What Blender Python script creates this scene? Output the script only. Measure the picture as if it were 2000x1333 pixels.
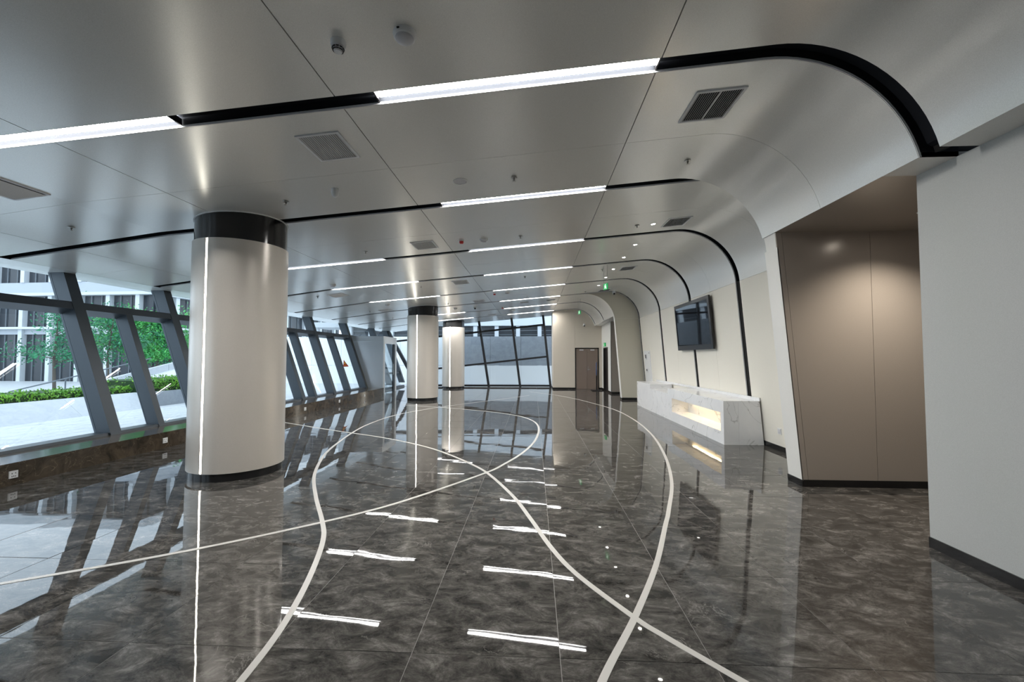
import bpy, math, random
from mathutils import Vector, Matrix

for o in list(bpy.data.objects):
    bpy.data.objects.remove(o)
scene = bpy.context.scene
COL = scene.collection
random.seed(7)

# ------------------------------------------------------------------ camera
F_PX, CAM_H = 820.0, 1.6
pitch = math.atan2(32.2, F_PX)
yaw = -math.atan(42.6 / F_PX * math.cos(pitch))
fw = Vector((math.sin(yaw) * math.cos(pitch), math.cos(yaw) * math.cos(pitch), math.sin(pitch)))
rt = Vector((math.cos(yaw), -math.sin(yaw), 0))
up = rt.cross(fw)
cd = bpy.data.cameras.new('camera')
cd.sensor_fit = 'HORIZONTAL'
cd.sensor_width = 36
cd.lens = F_PX / 2000 * 36
cd.clip_start = .05
cam = bpy.data.objects.new('camera', cd)
COL.objects.link(cam)
cam.matrix_world = Matrix(((rt.x, up.x, -fw.x, 0), (rt.y, up.y, -fw.y, 0), (rt.z, up.z, -fw.z, CAM_H), (0, 0, 0, 1)))
scene.camera = cam

# ------------------------------------------------------------------ sky, exposure
w = bpy.data.worlds.new('overcast_sky')
scene.world = w
w.use_nodes = True
bg = w.node_tree.nodes['Background']
bg.inputs[0].default_value = (.72, .86, 1.0, 1)
bg.inputs[1].default_value = 1.35
vs = scene.view_settings
vs.view_transform = 'Standard'
vs.look = 'None'
vs.gamma = 1
vs.use_curve_mapping = False
vs.exposure = 1.12
cy = scene.cycles
cy.use_denoising = True
cy.max_bounces = 12
cy.diffuse_bounces = 5
cy.glossy_bounces = 5
cy.transparent_max_bounces = 16
cy.sample_clamp_indirect = 6
cy.caustics_reflective = True
cy.caustics_refractive = False
LINE_LIGHT = 38.0      # radiance of the ceiling line lights
COLUMN_LED = 7.0

# ------------------------------------------------------------------ materials
MATS = {}


def mat(name, color, rough=.5, metal=0., emit=None, spec=.5):
    m = bpy.data.materials.new(name)
    m.use_nodes = True
    b = m.node_tree.nodes['Principled BSDF']
    b.inputs['Base Color'].default_value = (*color, 1)
    b.inputs['Roughness'].default_value = rough
    b.inputs['Metallic'].default_value = metal
    b.inputs['Specular IOR Level'].default_value = spec
    if emit:
        b.inputs['Emission Color'].default_value = (*emit[0], 1)
        b.inputs['Emission Strength'].default_value = emit[1]
    MATS[name] = m
    return m


class NT:
    def __init__(s, m):
        s.t = m.node_tree
        s.b = s.t.nodes['Principled BSDF']

    def n(s, typ, **kw):
        nd = s.t.nodes.new(typ)
        for k, v in kw.items():
            if k.startswith('i_'):
                nd.inputs[k[2:].replace('_', ' ')].default_value = v
            else:
                setattr(nd, k, v)
        return nd

    def l(s, a, b):
        s.t.links.new(a, b)

    def ramp(s, src, stops):
        r = s.n('ShaderNodeValToRGB')
        el = r.color_ramp.elements
        while len(el) < len(stops):
            el.new(.5)
        for e, (p, c) in zip(el, stops):
            e.position = p
            e.color = (*c, 1)
        s.l(src, r.inputs[0])
        return r


def speckle(m, c1, c2, scale=350., bump=0.):
    k = NT(m)
    g = k.n('ShaderNodeNewGeometry')
    nz = k.n('ShaderNodeTexNoise', i_Scale=scale, i_Detail=2.)
    k.l(g.outputs['Position'], nz.inputs['Vector'])
    r = k.ramp(nz.outputs['Fac'], [(.3, c1), (.7, c2)])
    k.l(r.outputs[0], k.b.inputs['Base Color'])
    if bump:
        b = k.n('ShaderNodeBump', i_Strength=bump, i_Distance=.002)
        k.l(nz.outputs['Fac'], b.inputs['Height'])
        k.l(b.outputs[0], k.b.inputs['Normal'])


m = mat('ceiling_panel', (.6, .6, .58), .24, .3)
speckle(m, (.78, .78, .755), (.93, .93, .9), 220.)
m = mat('white_panel', (.8, .79, .76), .42, .0)
speckle(m, (.74, .735, .71), (.83, .82, .79), 260.)
m = mat('cream_panel', (.8, .77, .69), .42)
speckle(m, (.78, .75, .67), (.86, .83, .75), 260.)
m = mat('dimmed_white_panel', (.6, .61, .6), .45)  # white panel darkened for the near right wall, lens vignetting put into its colour
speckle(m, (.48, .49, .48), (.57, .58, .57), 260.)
m = mat('tan_panel', (.5, .45, .37), .5)
speckle(m, (.66, .6, .51), (.75, .68, .585), 200.)
m = mat('olive_panel', (.42, .4, .3), .5)
speckle(m, (.56, .53, .44), (.64, .605, .51), 200.)
m = mat('brown_panel', (.25, .2, .16), .24, .1)
speckle(m, (.35, .31, .275), (.42, .375, .335), 200.)
mat('black_trim', (.012, .012, .013), .25)
mat('slot_black', (.016, .018, .022), .7, 0, None, .08)
mat('void_black', (.01, .01, .01), .9)
mat('grille_grey', (.74, .75, .77), .4)
mat('grille_dark', (.012, .012, .014), .7)
mat('white_plastic', (.78, .79, .8), .35)
mat('lens_plastic', (.6, .6, .63), .5)
mat('red_plastic', (.5, .012, .012), .3)
mat('chrome', (.45, .44, .42), .3, 1.)
mat('black_plastic', (.01, .01, .012), .3)
mat('line_light', (1, 1, 1), .5, 0, ((1., .975, .93), LINE_LIGHT))
mat('column_led', (1, 1, 1), .5, 0, ((1., .95, .82), COLUMN_LED))
mat('spot_light', (1, 1, 1), .5, 0, ((1., .93, .82), 40.))
mat('niche_led', (1, 1, 1), .5, 0, ((1., .72, .34), 8.))
m = mat('column_paint', (.6, .55, .49), .28, .2)
speckle(m, (.63, .585, .53), (.73, .68, .62), 300.)
m = mat('column_band', (.02, .02, .021), .14, .2)
mat('grey_beam', (.06, .073, .088), .42, .35)
mat('box_metal', (.56, .59, .62), .3, .25)
mat('gold_edge', (.35, .28, .16), .3, .8)
mat('wood_door', (.26, .2, .165), .45)
mat('dark_door', (.02, .018, .018), .35)
mat('screen', (.012, .014, .018), .03, 0, None, 1.)
mat('sign_green', (.01, .25, .06), .4, 0, ((.03, .6, .16), .16))
mat('sign_white', (.8, .9, .8), .4, 0, ((.6, 1., .7), .35))
mat('sign_blue', (.01, .04, .14), .2, 0, ((.05, .2, .6), .25))
mat('yellow_print', (.8, .5, .02), .5)
mat('inlay', (.62, .6, .57), .3)
mat('grout', (.24, .23, .22), .4)


def marble_floor():
    m = mat('floor_marble', (.05, .047, .043), .018)
    k = NT(m)
    tc = k.n('ShaderNodeTexCoord')
    oi = k.n('ShaderNodeObjectInfo')
    mul = k.n('ShaderNodeMath', operation='MULTIPLY')
    mul.inputs[1].default_value = 91.7
    k.l(oi.outputs['Random'], mul.inputs[0])
    add = k.n('ShaderNodeVectorMath', operation='ADD')
    k.l(tc.outputs['Object'], add.inputs[0])
    k.l(mul.outputs[0], add.inputs[1])
    rot = k.n('ShaderNodeMapping')
    rot.inputs['Rotation'].default_value = (0, 0, .75)
    rot.inputs['Scale'].default_value = (1, 1.7, 1)
    k.l(add.outputs[0], rot.inputs[0])
    n1 = k.n('ShaderNodeTexNoise', i_Scale=4.6, i_Detail=14., i_Roughness=.8, i_Distortion=.5)
    k.l(rot.outputs[0], n1.inputs['Vector'])
    r1 = k.ramp(n1.outputs['Fac'], [(.36, (.016, .0155, .015)), (.46, (.048, .0455, .042)), (.55, (.1, .094, .087)), (.68, (.25, .235, .22))])
    n2 = k.n('ShaderNodeTexNoise', i_Scale=1.9, i_Detail=6., i_Roughness=.6, i_Distortion=2.2)
    k.l(rot.outputs[0], n2.inputs['Vector'])
    r2 = k.ramp(n2.outputs['Fac'], [(.485, (0, 0, 0)), (.5, (1, 1, 1)), (.515, (0, 0, 0))])
    n3 = k.n('ShaderNodeTexNoise', i_Scale=2.6, i_Detail=2.)
    k.l(add.outputs[0], n3.inputs['Vector'])
    r3 = k.ramp(n3.outputs['Fac'], [(.58, (0, 0, 0)), (.68, (1, 1, 1))])
    vm = k.n('ShaderNodeMath', operation='MULTIPLY')
    k.l(r2.outputs[0], vm.inputs[0])
    k.l(r3.outputs[0], vm.inputs[1])
    vm2 = k.n('ShaderNodeMath', operation='MULTIPLY')
    vm2.inputs[1].default_value = .55
    k.l(vm.outputs[0], vm2.inputs[0])
    mx = k.n('ShaderNodeMixRGB')
    mx.inputs[2].default_value = (.3, .285, .265, 1)
    k.l(vm2.outputs[0], mx.inputs[0])
    k.l(r1.outputs[0], mx.inputs[1])
    k.l(mx.outputs[0], k.b.inputs['Base Color'])
    # polished but slightly warped slabs
    wn = k.n('ShaderNodeTexNoise', i_Scale=1.7, i_Detail=1.5)
    k.l(add.outputs[0], wn.inputs['Vector'])
    wm = k.n('ShaderNodeMapping')
    wm.inputs['Scale'].default_value = (1.5, 9., 1)
    k.l(add.outputs[0], wm.inputs[0])
    wn2 = k.n('ShaderNodeTexNoise', i_Scale=1., i_Detail=1.)
    k.l(wm.outputs[0], wn2.inputs['Vector'])
    sc2 = k.n('ShaderNodeMath', operation='MULTIPLY_ADD')
    sc2.inputs[1].default_value = .12
    k.l(wn2.outputs['Fac'], sc2.inputs[0])
    k.l(wn.outputs['Fac'], sc2.inputs[2])
    bp = k.n('ShaderNodeBump', i_Strength=1., i_Distance=.0014)
    k.l(sc2.outputs[0], bp.inputs['Height'])
    k.l(bp.outputs[0], k.b.inputs['Normal'])


marble_floor()


def veined(name, base, dark, vein, scale, rough, vw=.012):
    m = mat(name, base, rough)
    k = NT(m)
    g = k.n('ShaderNodeNewGeometry')
    n1 = k.n('ShaderNodeTexNoise', i_Scale=scale, i_Detail=7., i_Roughness=.65, i_Distortion=1.2)
    k.l(g.outputs['Position'], n1.inputs['Vector'])
    r1 = k.ramp(n1.outputs['Fac'], [(.3, dark), (.65, base)])
    n2 = k.n('ShaderNodeTexNoise', i_Scale=scale * .7, i_Detail=4., i_Distortion=1.5)
    k.l(g.outputs['Position'], n2.inputs['Vector'])
    r2 = k.ramp(n2.outputs['Fac'], [(.5 - vw, (0, 0, 0)), (.5, (.8, .8, .8)), (.5 + vw, (0, 0, 0))])
    mx = k.n('ShaderNodeMixRGB')
    mx.inputs[2].default_value = (*vein, 1)
    k.l(r2.outputs[0], mx.inputs[0])
    k.l(r1.outputs[0], mx.inputs[1])
    k.l(mx.outputs[0], k.b.inputs['Base Color'])


veined('sill_marble', (.095, .072, .05), (.018, .015, .012), (.2, .16, .11), 3.6, .1, .005)
veined('white_marble', (.84, .84, .85), (.76, .77, .79), (.42, .42, .42), 1.1, .16, .006)
veined('granite_white', (.52, .54, .57), (.44, .46, .49), (.5, .52, .55), 5., .6)
veined('granite_grey', (.34, .37, .41), (.26, .285, .32), (.35, .38, .42), 3., .45)
veined('paving', (.56, .575, .59), (.45, .465, .48), (.33, .345, .36), 4., .5, .02)
mat('paving_joint', (.1, .105, .11), .8)
mat('render_white', (.88, .9, .92), .6)
mat('facade_white', (.6, .63, .66), .5)
mat('facade_grey', (.42, .45, .49), .5)
mat('facade_glass', (.03, .036, .045), .3, 0, None, .35)
mat('facade_frame', (.12, .14, .16), .5)
mat('bark', (.09, .075, .06), .8)
m = mat('leaf_dark', (.02, .12, .07), .5)
speckle(m, (.02, .1, .055), (.04, .3, .13), 1.6)
m = mat('leaf_bright', (.03, .35, .09), .5)
speckle(m, (.035, .3, .09), (.12, .52, .1), 1.8)
m = mat('leaf_hedge', (.08, .3, .02), .5)
speckle(m, (.05, .22, .02), (.22, .48, .03), 2.2)
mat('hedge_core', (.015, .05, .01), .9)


def glass():
    m = bpy.data.materials.new('window_glass')
    m.use_nodes = True
    t = m.node_tree
    t.nodes.remove(t.nodes['Principled BSDF'])
    tr = t.nodes.new('ShaderNodeBsdfTransparent')
    tr.inputs[0].default_value = (.955, .975, .98, 1)
    gl = t.nodes.new('ShaderNodeBsdfGlossy')
    gl.inputs['Roughness'].default_value = 0.0
    lw = t.nodes.new('ShaderNodeLayerWeight')
    pw_ = t.nodes.new('ShaderNodeMath')
    pw_.operation = 'POWER'
    pw_.inputs[1].default_value = 5.
    ma = t.nodes.new('ShaderNodeMath')
    ma.operation = 'MULTIPLY_ADD'
    ma.inputs[1].default_value = .955
    ma.inputs[2].default_value = .045
    t.links.new(lw.outputs['Facing'], pw_.inputs[0])
    t.links.new(pw_.outputs[0], ma.inputs[0])
    mx = t.nodes.new('ShaderNodeMixShader')
    t.links.new(ma.outputs[0], mx.inputs[0])
    t.links.new(tr.outputs[0], mx.inputs[1])
    t.links.new(gl.outputs[0], mx.inputs[2])
    t.links.new(mx.outputs[0], t.nodes['Material Output'].inputs[0])
    MATS['window_glass'] = m


glass()

# ------------------------------------------------------------------ builders


def wloc(o):
    v = Vector((0, 0, 0))
    while o:
        v += o.location
        o = o.parent
    return v


def tag(o, label=None, cat=None, group=None, kind=None):
    if label:
        o['label'] = label
    if cat:
        o['category'] = cat
    if group:
        o['group'] = group
    if kind:
        o['kind'] = kind
    return o


def empty(name, loc):
    o = bpy.data.objects.new(name, None)
    o.empty_display_size = .1
    COL.objects.link(o)
    o.location = loc
    return o


def mesh(name, vf, material, parent=None, smooth=None):
    v, f = vf
    xs = [p[0] for p in v]
    ys = [p[1] for p in v]
    zs = [p[2] for p in v]
    c = Vector(((min(xs) + max(xs)) / 2, (min(ys) + max(ys)) / 2, min(zs)))
    me = bpy.data.meshes.new(name)
    me.from_pydata([(p[0] - c.x, p[1] - c.y, p[2] - c.z) for p in v], [], f)
    me.validate()
    me.update()
    import bmesh
    bm = bmesh.new()
    bm.from_mesh(me)
    bmesh.ops.recalc_face_normals(bm, faces=bm.faces)
    bm.to_mesh(me)
    bm.free()
    me.materials.append(MATS[material])
    if smooth:
        me.shade_smooth()
        me.set_sharp_from_angle(angle=math.radians(smooth))
    o = bpy.data.objects.new(name, me)
    COL.objects.link(o)
    if parent:
        o.parent = parent
        o.location = c - wloc(parent)
    else:
        o.location = c
    return o


def copy_piece(src, parent, world):
    o = src.copy()
    COL.objects.link(o)
    o.parent = parent
    o.location = Vector(world) - (wloc(parent) if parent else Vector((0, 0, 0)))
    return o


def copy_tree(src, loc, parent=None):
    o = src.copy()
    COL.objects.link(o)
    o.parent = parent
    if loc is not None:
        o.location = loc
    for ch in list(src.children):
        copy_tree(ch, None, o)
    return o


def join(*vfs):
    V, F = [], []
    for v, f in vfs:
        n = len(V)
        V += list(v)
        F += [tuple(i + n for i in q) for q in f]
    return V, F


def box(x0, x1, y0, y1, z0, z1):
    v = [(x, y, z) for z in (z0, z1) for y in (y0, y1) for x in (x0, x1)]
    return v, [(0, 2, 3, 1), (4, 5, 7, 6), (0, 1, 5, 4), (2, 6, 7, 3), (0, 4, 6, 2), (1, 3, 7, 5)]


def prism(poly, y0, y1):
    """polygon in (x, z) extruded along y"""
    n = len(poly)
    v = [(x, y0, z) for x, z in poly] + [(x, y1, z) for x, z in poly]
    f = [tuple(range(n)), tuple(range(2 * n - 1, n - 1, -1))]
    f += [(i, (i + 1) % n, n + (i + 1) % n, n + i) for i in range(n)]
    return v, f


def hexa(b, t):
    """eight corners: four base, four top"""
    v = list(b) + list(t)
    return v, [(0, 1, 2, 3), (7, 6, 5, 4), (0, 4, 5, 1), (1, 5, 6, 2), (2, 6, 7, 3), (3, 7, 4, 0)]


def lathe(cx, cyy, prof, n=24, slope=None, a0=0., a1=2 * math.pi):
    """prof: list of (r, z)"""
    v, f = [], []
    full = abs(a1 - a0 - 2 * math.pi) < 1e-6
    m_ = n if full else n + 1
    for r, z in prof:
        for i in range(m_):
            a = a0 + (a1 - a0) * i / n
            v.append((cx + r * math.cos(a), cyy + r * math.sin(a), z + (slope(cx + r * math.cos(a)) if slope else 0)))
    for j in range(len(prof) - 1):
        for i in range(n):
            i2 = (i + 1) % m_
            f.append((j * m_ + i, j * m_ + i2, (j + 1) * m_ + i2, (j + 1) * m_ + i))
    if full:
        f.append(tuple(range(m_)))
        f.append(tuple((len(prof) - 1) * m_ + i for i in range(m_))[::-1])
    return v, f


def tube(pts, rads, n=8):
    v, f = [], []
    pts = [Vector(p) for p in pts]
    for k, p in enumerate(pts):
        d = (pts[min(k + 1, len(pts) - 1)] - pts[max(k - 1, 0)]).normalized()
        a = d.orthogonal().normalized()
        b = d.cross(a)
        for i in range(n):
            t = 2 * math.pi * i / n
            v.append(tuple(p + (a * math.cos(t) + b * math.sin(t)) * rads[k]))
    for k in range(len(pts) - 1):
        for i in range(n):
            f.append((k * n + i, k * n + (i + 1) % n, (k + 1) * n + (i + 1) % n, (k + 1) * n + i))
    f.append(tuple(range(n))[::-1])
    f.append(tuple((len(pts) - 1) * n + i for i in range(n)))
    return v, f


ORD = ['nearest', 'second nearest', 'third nearest', 'fourth nearest', 'fifth nearest', 'sixth nearest', 'seventh nearest', 'farthest']

# ------------------------------------------------------------------ room geometry
S, H0 = .085, 3.87


XB, XL = -5.4, -7.9            # the ceiling dips more steeply beyond XB and runs level beyond XL


def cz(x):
    if x > XB:
        return H0 + S * x
    if x > XL:
        return H0 + S * XB + .132 * (x - XB)
    return H0 + S * XB + .132 * (XL - XB)


def cpts(x0, x1):
    return [(x, cz(x)) for x in [x0] + [b for b in (XL, XB) if x0 < b < x1] + [x1]]


U = Vector((1, S)).normalized()
Wd = Vector((.08, -1)).normalized()
R = 1.12
CORNER = {'A': Vector((3.0, 4.125)), 'B': Vector((3.884, 4.2))}


def arc(kind, n=20, zmin=None):
    c = CORNER[kind] - U * R + Wd * R
    pts = []
    for i in range(n + 1):
        t = math.pi / 2 * i / n
        p = c + U * (R * math.sin(t)) - Wd * (R * math.cos(t))
        if zmin and p.y < zmin:
            q = Vector(pts[-1])
            k = (q.y - zmin) / (q.y - p.y)
            pts.append((q.x + (p.x - q.x) * k, zmin))
            break
        pts.append((p.x, p.y))
    return pts


def offset(pts, d):
    out = []
    for i, p in enumerate(pts):
        a = Vector(pts[max(i - 1, 0)])
        b = Vector(pts[min(i + 1, len(pts) - 1)])
        t = (b - a).normalized()
        out.append((p[0] - t.y * d, p[1] + t.x * d))
    return out


def ribbon(pts, y0, y1, t=.018):
    return prism(list(pts) + offset(pts, t)[::-1], y0, y1)


ZS = 3.19                       # soffit of the header
ARC_A_S = arc('A', 20, ZS)
ARC_A = arc('A')
ARC_B = arc('B')
WALL_A0, WALL_B0 = 3.33, 4.22   # feet of the leaning walls
XE = ARC_A_S[-1][0]
SLOTS = [3.27, 5.73, 8.28, 10.8, 13.38, 15.95, 18.4, 20.95]
SW = .17
XJ = [XL, -6.88, -4.25, -1.62, 1.01]
G = .0045

# floor -----------------------------------------------------------
floor = mesh('floor', box(-7.3, 8.2, -4.2, 23.4, -.12, -.002), 'grout')
tag(floor, 'polished dark grey marble tile floor of the lobby', None, None, 'structure')
TX, TY, OX, OY = .8, .908, .137, 2.307
cands = []
for i in range(-10, 12):
    for j in range(-8, 26):
        x0, y0 = OX + i * TX, OY + j * TY
        xc, yc = x0 + TX / 2, y0 + TY / 2
        if xc < -6.55 - TX / 2 or yc < -4 or yc > 23.2:
            continue
        if xc > 3.3 + .45 and not (3.5 < yc < 5.6) and not (5.7 < yc < 16.2) and not (16.2 < yc < 19):
            continue
        if xc > 4.3 + .4 and 5.7 < yc < 16.2:
            continue
        cands.append((x0, y0, xc, yc))


def seen(xc, yc):
    return yc > 1.4 and abs(xc + .05 * yc) < 1.28 * yc and xc < 5.2


vis = sorted([c for c in cands if seen(c[2], c[3])], key=lambda c: c[2] ** 2 + c[3] ** 2)
near, rest = vis[:300], vis[300:] + [c for c in cands if not seen(c[2], c[3])]
t0 = mesh('tile', box(0, TX - .004, 0, TY - .004, -.012, 0), 'floor_marble', floor)
for k, (x0, y0, xc, yc) in enumerate(near):
    o = t0 if k == 0 else copy_piece(t0, floor, (0, 0, 0))
    o.name = 'tile'
    o.location = Vector((xc, yc, -.012)) - wloc(floor)
    o.rotation_euler = (random.gauss(0, .0009), random.gauss(0, .0009), 0)
o = mesh('tile_field', join(*[box(x0, x0 + TX - .004, y0, y0 + TY - .004, -.012, 0) for x0, y0, _, _ in rest]), 'floor_marble', floor)
tag(o, kind='stuff')


def catmull(p, n=10):
    p = [Vector(q) for q in p]
    p = [2 * p[0] - p[1]] + p + [2 * p[-1] - p[-2]]
    out = []
    for i in range(1, len(p) - 2):
        for k in range(n):
            t = k / n
            out.append(.5 * ((2 * p[i]) + (p[i + 1] - p[i - 1]) * t + (2 * p[i - 1] - 5 * p[i] + 4 * p[i + 1] - p[i + 2]) * t * t + (3 * p[i] - p[i - 1] - 3 * p[i + 1] + p[i + 2]) * t ** 3))
    out.append(p[-2])
    return out


INL = [
    [(-1.42, .9), (-1.43, 1.5), (-1.45, 2.06), (-1.5, 2.5), (-1.64, 3.06), (-1.85, 3.66), (-2.07, 4.07), (-2.5, 4.76), (-2.94, 5.54), (-3.26, 6.29), (-3.5, 7.0), (-3.66, 7.7), (-3.82, 8.56), (-3.95, 9.6), (-3.95, 10.6), (-3.86, 11.4), (-3.65, 12.15), (-3.1, 13.3), (-2.3, 14.6), (-1.2, 16.2), (-.2, 17.8)],
    [(-.1, 1.0), (.1, 1.6), (.33, 2.15), (.62, 2.69), (.94, 3.36), (1.25, 4.14), (1.41, 4.55), (1.78, 5.61), (2.15, 7.13), (2.45, 9.0), (2.57, 11.04), (2.45, 13.18), (1.86, 15.6), (1.28, 17.2), (.8, 18.2), (-.2, 19.7)],
    [(1.9, 1.25), (1.45, 1.72), (1.03, 2.19), (.75, 2.51), (.61, 2.69), (.31, 3.19), (.14, 3.62), (-.04, 4.25), (-.26, 4.95), (-.66, 5.88), (-1.03, 6.45), (-1.41, 6.94), (-1.79, 7.36), (-2.36, 7.85), (-3.2, 8.42), (-4.45, 9.1), (-6.3, 10.2)],
    [(-6.2, 1.6), (-5.0, 2.15), (-3.77, 2.84), (-2.76, 3.47), (-1.8, 4.28), (-1.3, 4.89), (-.66, 5.88), (-.46, 6.32), (-.2, 7.08), (.0, 8.02), (.1, 9.12), (.08, 10.09), (-.1, 10.91), (-.5, 11.65), (-1.3, 12.4), (-2.6, 13.2), (-4.4, 14.0)],
]
for k, pl in enumerate(INL):
    c = catmull(pl)
    v, f = [], []
    hw = .021
    for i, p in enumerate(c):
        d = (c[min(i + 1, len(c) - 1)] - c[max(i - 1, 0)]).normalized()
        nrm = Vector((-d.y, d.x)) * hw
        zt = .0016 + k * .0002
        for q, z in ((p + nrm, zt), (p - nrm, zt), (p - nrm, -.005), (p + nrm, -.005)):
            v.append((q.x, q.y, z))
    for i in range(len(c) - 1):
        for a, b in ((0, 1), (1, 2), (2, 3), (3, 0)):
            f.append((i * 4 + a, i * 4 + b, i * 4 + 4 + b, i * 4 + 4 + a))
    mesh('inlay_strip', (v, f), 'inlay', floor)

# ceiling ----------------------------------------------------------


def shell(kind, y0, y1, down):
    a = ARC_A_S if kind == 'A' else ARC_B
    pts = cpts(-8.72, 1.0) + list(a)
    if down:
        pts.append((WALL_B0, 0))
    o_ = offset(pts, .13)
    return prism(o_ + offset(pts, .2)[::-1], y0, y1)


ceiling = mesh('ceiling', join(shell('A', -4.1, 5.73, 0), shell('B', 5.73, 16.1, 1), shell('A', 16.25, 24.0, 0), box(3.2, 8.3, -4.3, 5.73, 3.34, 3.42), box(3.2, 7.3, 16.2, 23.0, 3.34, 3.42)), 'void_black')
tag(ceiling, 'sloping satin panel ceiling with black slots curving into the right wall', None, None, 'structure')
rows = []
ys = [-4.0, 0.9] + [SLOTS[0]]
rows += [(-4.0, .95), (.95, 3.27)]
for i, y in enumerate(SLOTS):
    a = y + SW
    b = SLOTS[i + 1] if i + 1 < len(SLOTS) else 23.75
    if i + 1 == len(SLOTS):
        rows.append((a, b))
    else:
        rows += [(a, (a + b) / 2), ((a + b) / 2, b)]
pan = {}
for (a, b) in rows:
    for x0, x1 in zip(XJ[:-1], XJ[1:]):
        key = (round(b - a, 4), x0)
        if key in pan:
            src, sa = pan[key]
            o = copy_piece(src, ceiling, (0, 0, 0))
            o.location = src.location + Vector((0, a - sa, 0))
        else:
            o = mesh('ceiling_panel', ribbon(cpts(x0 + G, x1 - G), a + G / 2, b - G / 2), 'ceiling_panel', ceiling)
            pan[key] = (o, a)
# border strip over the glass wall
for i in range(11):
    a = -4.0 + i * 2.53
    mesh('border_panel', ribbon([(-8.7, cz(-8.7)), (XL - G, cz(XL - G))], a + G / 2, min(a + 2.53, 24) - G / 2), 'ceiling_panel', ceiling)
# curved panels
for (a, b) in rows:
    kind = 'B' if 5.73 < (a + b) / 2 < 15.95 else 'A'
    if b > 21.3:
        b = 21.5
    prof = [(1.01 + G, cz(1.01 + G))] + (ARC_B if kind == 'B' else (ARC_A if False else ARC_A_S))
    mesh('curved_panel', ribbon(prof, a + G / 2, b - G / 2), 'ceiling_panel', ceiling, 25)
# black slot channels
for k, y in enumerate(SLOTS):
    kind = 'B' if k in (1, 2, 3, 4, 5) else 'A'
    pts = cpts(XL, 1.5)
    if kind == 'B':
        pts += ARC_B + [(WALL_B0, 0.0)]
    else:
        pts += ARC_A_S
        pts = pts + [(XE + .02, ZS)] + [(3.36, ZS)]
    o1 = offset(pts, .09)
    if kind == 'A':
        o1 = offset(pts[:-2], .09) + [(XE + .1, ZS + .085), (3.36, ZS + .085)]
        o1[-3] = (XE + .09, ZS + .09)
    n = len(pts)
    v = [(x, y, z) for x, z in pts] + [(x, y, z) for x, z in o1] + [(x, y + SW, z) for x, z in o1] + [(x, y + SW, z) for x, z in pts]
    f = []
    for i in range(n - 1):
        for s_ in range(3):
            f.append((s_ * n + i, s_ * n + i + 1, (s_ + 1) * n + i + 1, (s_ + 1) * n + i))
    f.append((0, n, 2 * n, 3 * n))
    ch = mesh('slot_channel', (v, f), 'slot_black', ceiling, 25)
    # thin grey lip along the far edge of the slot
    li = [p for p in pts if p[0] > -9]
    if kind == 'A':
        li = li[:-2]
    lv = prism(offset(li, .0) + offset(li, .018)[::-1], y + SW - .006, y + SW - .001)
    mesh('slot_lip', lv, 'grille_grey', ch, 25)

# line lights ------------------------------------------------------


def line_light(k, x0, x1, mids, label):
    y = SLOTS[k]
    t = empty('line_light', ((x0 + x1) / 2, y + SW / 2, cz((x0 + x1) / 2)))
    tag(t, label, 'ceiling light', 'recessed line lights in the ceiling slots')
    xs = [x0] + mids + [x1]
    for a, b in zip(xs[:-1], xs[1:]):
        mesh('diffuser', ribbon([(a + .004, cz(a) + .045), (b - .004, cz(b) + .045)], y + .004, y + SW - .03, .03), 'line_light', t)
    mesh('end_cap', ribbon([(x1, cz(x1) + .012), (x1 + .012, cz(x1 + .012) + .012)], y + .004, y + SW - .008, .06), 'black_plastic', t)
    mesh('end_cap', ribbon([(x0 - .012, cz(x0 - .012) + .012), (x0, cz(x0) + .012)], y + .004, y + SW - .008, .06), 'black_plastic', t)
    return t


for k in range(8):
    line_light(k, -1.30, 1.0, [-.15], 'white line light in the %s ceiling slot, right-hand row beside the curved wall' % ORD[k])
for q, k in enumerate((0, 2, 3, 4, 6, 7)):
    line_light(k, -5.40, -3.07, [-4.25], 'white line light in the %s ceiling slot, left-hand row on the column line' % ORD[k])

# walls ------------------------------------------------------------


def baseboard(name, x0, x1, y0, y1, h=.085):
    o_ = mesh(name, box(x0, x1, y0, y1, 0.0, h), 'black_trim')
    tag(o_, None, None, None, 'structure')
    return o_


def struct(name, vf, material, label=None, smooth=None):
    return tag(mesh(name, vf, material, None, smooth), label, None, None, 'structure')


wr = struct('wall_right', box(3.36, 3.55, -4.0, 3.78, 0, ZS), 'dimmed_white_panel', 'pale right wall closest to the viewer beside the corridor opening')
mesh('wall_panel', box(3.345, 3.36, -4.0, .7, .0, ZS), 'dimmed_white_panel', wr)
mesh('wall_panel', box(3.345, 3.36, .704, 3.78, .0, ZS), 'dimmed_white_panel', wr)
mesh('wall_panel', box(3.345, 3.55, 3.78, 3.792, .0, ZS), 'dimmed_white_panel', wr)
baseboard('baseboard_right', 3.333, 3.345, -4.0, 3.792)
struct('wall_back', box(-8.8, 3.6, -4.25, -4.02, 0, 4.3), 'white_panel', 'rear wall of the lobby')

# soffit under the header
sof = struct('trim_1', join(box(XE, 3.6, -4, SLOTS[0] - .002, ZS, ZS + .04), box(XE, 3.6, SLOTS[0] + SW, 3.79, ZS, ZS + .04)), 'white_panel', 'flat soffit under the curved header')
sof2 = struct('trim_2', box(XE, 8.2, 3.79, 5.46, ZS, ZS + .05), 'brown_panel', 'brown corridor ceiling behind the header')

# corridor to the right
cor = struct('wall_corridor', box(3.34, 8.2, 5.465, 5.6, 0, ZS), 'void_black', 'brown panelled side wall of the corridor opening')


def lean(z):
    return WALL_A0 - .08 * z


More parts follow.
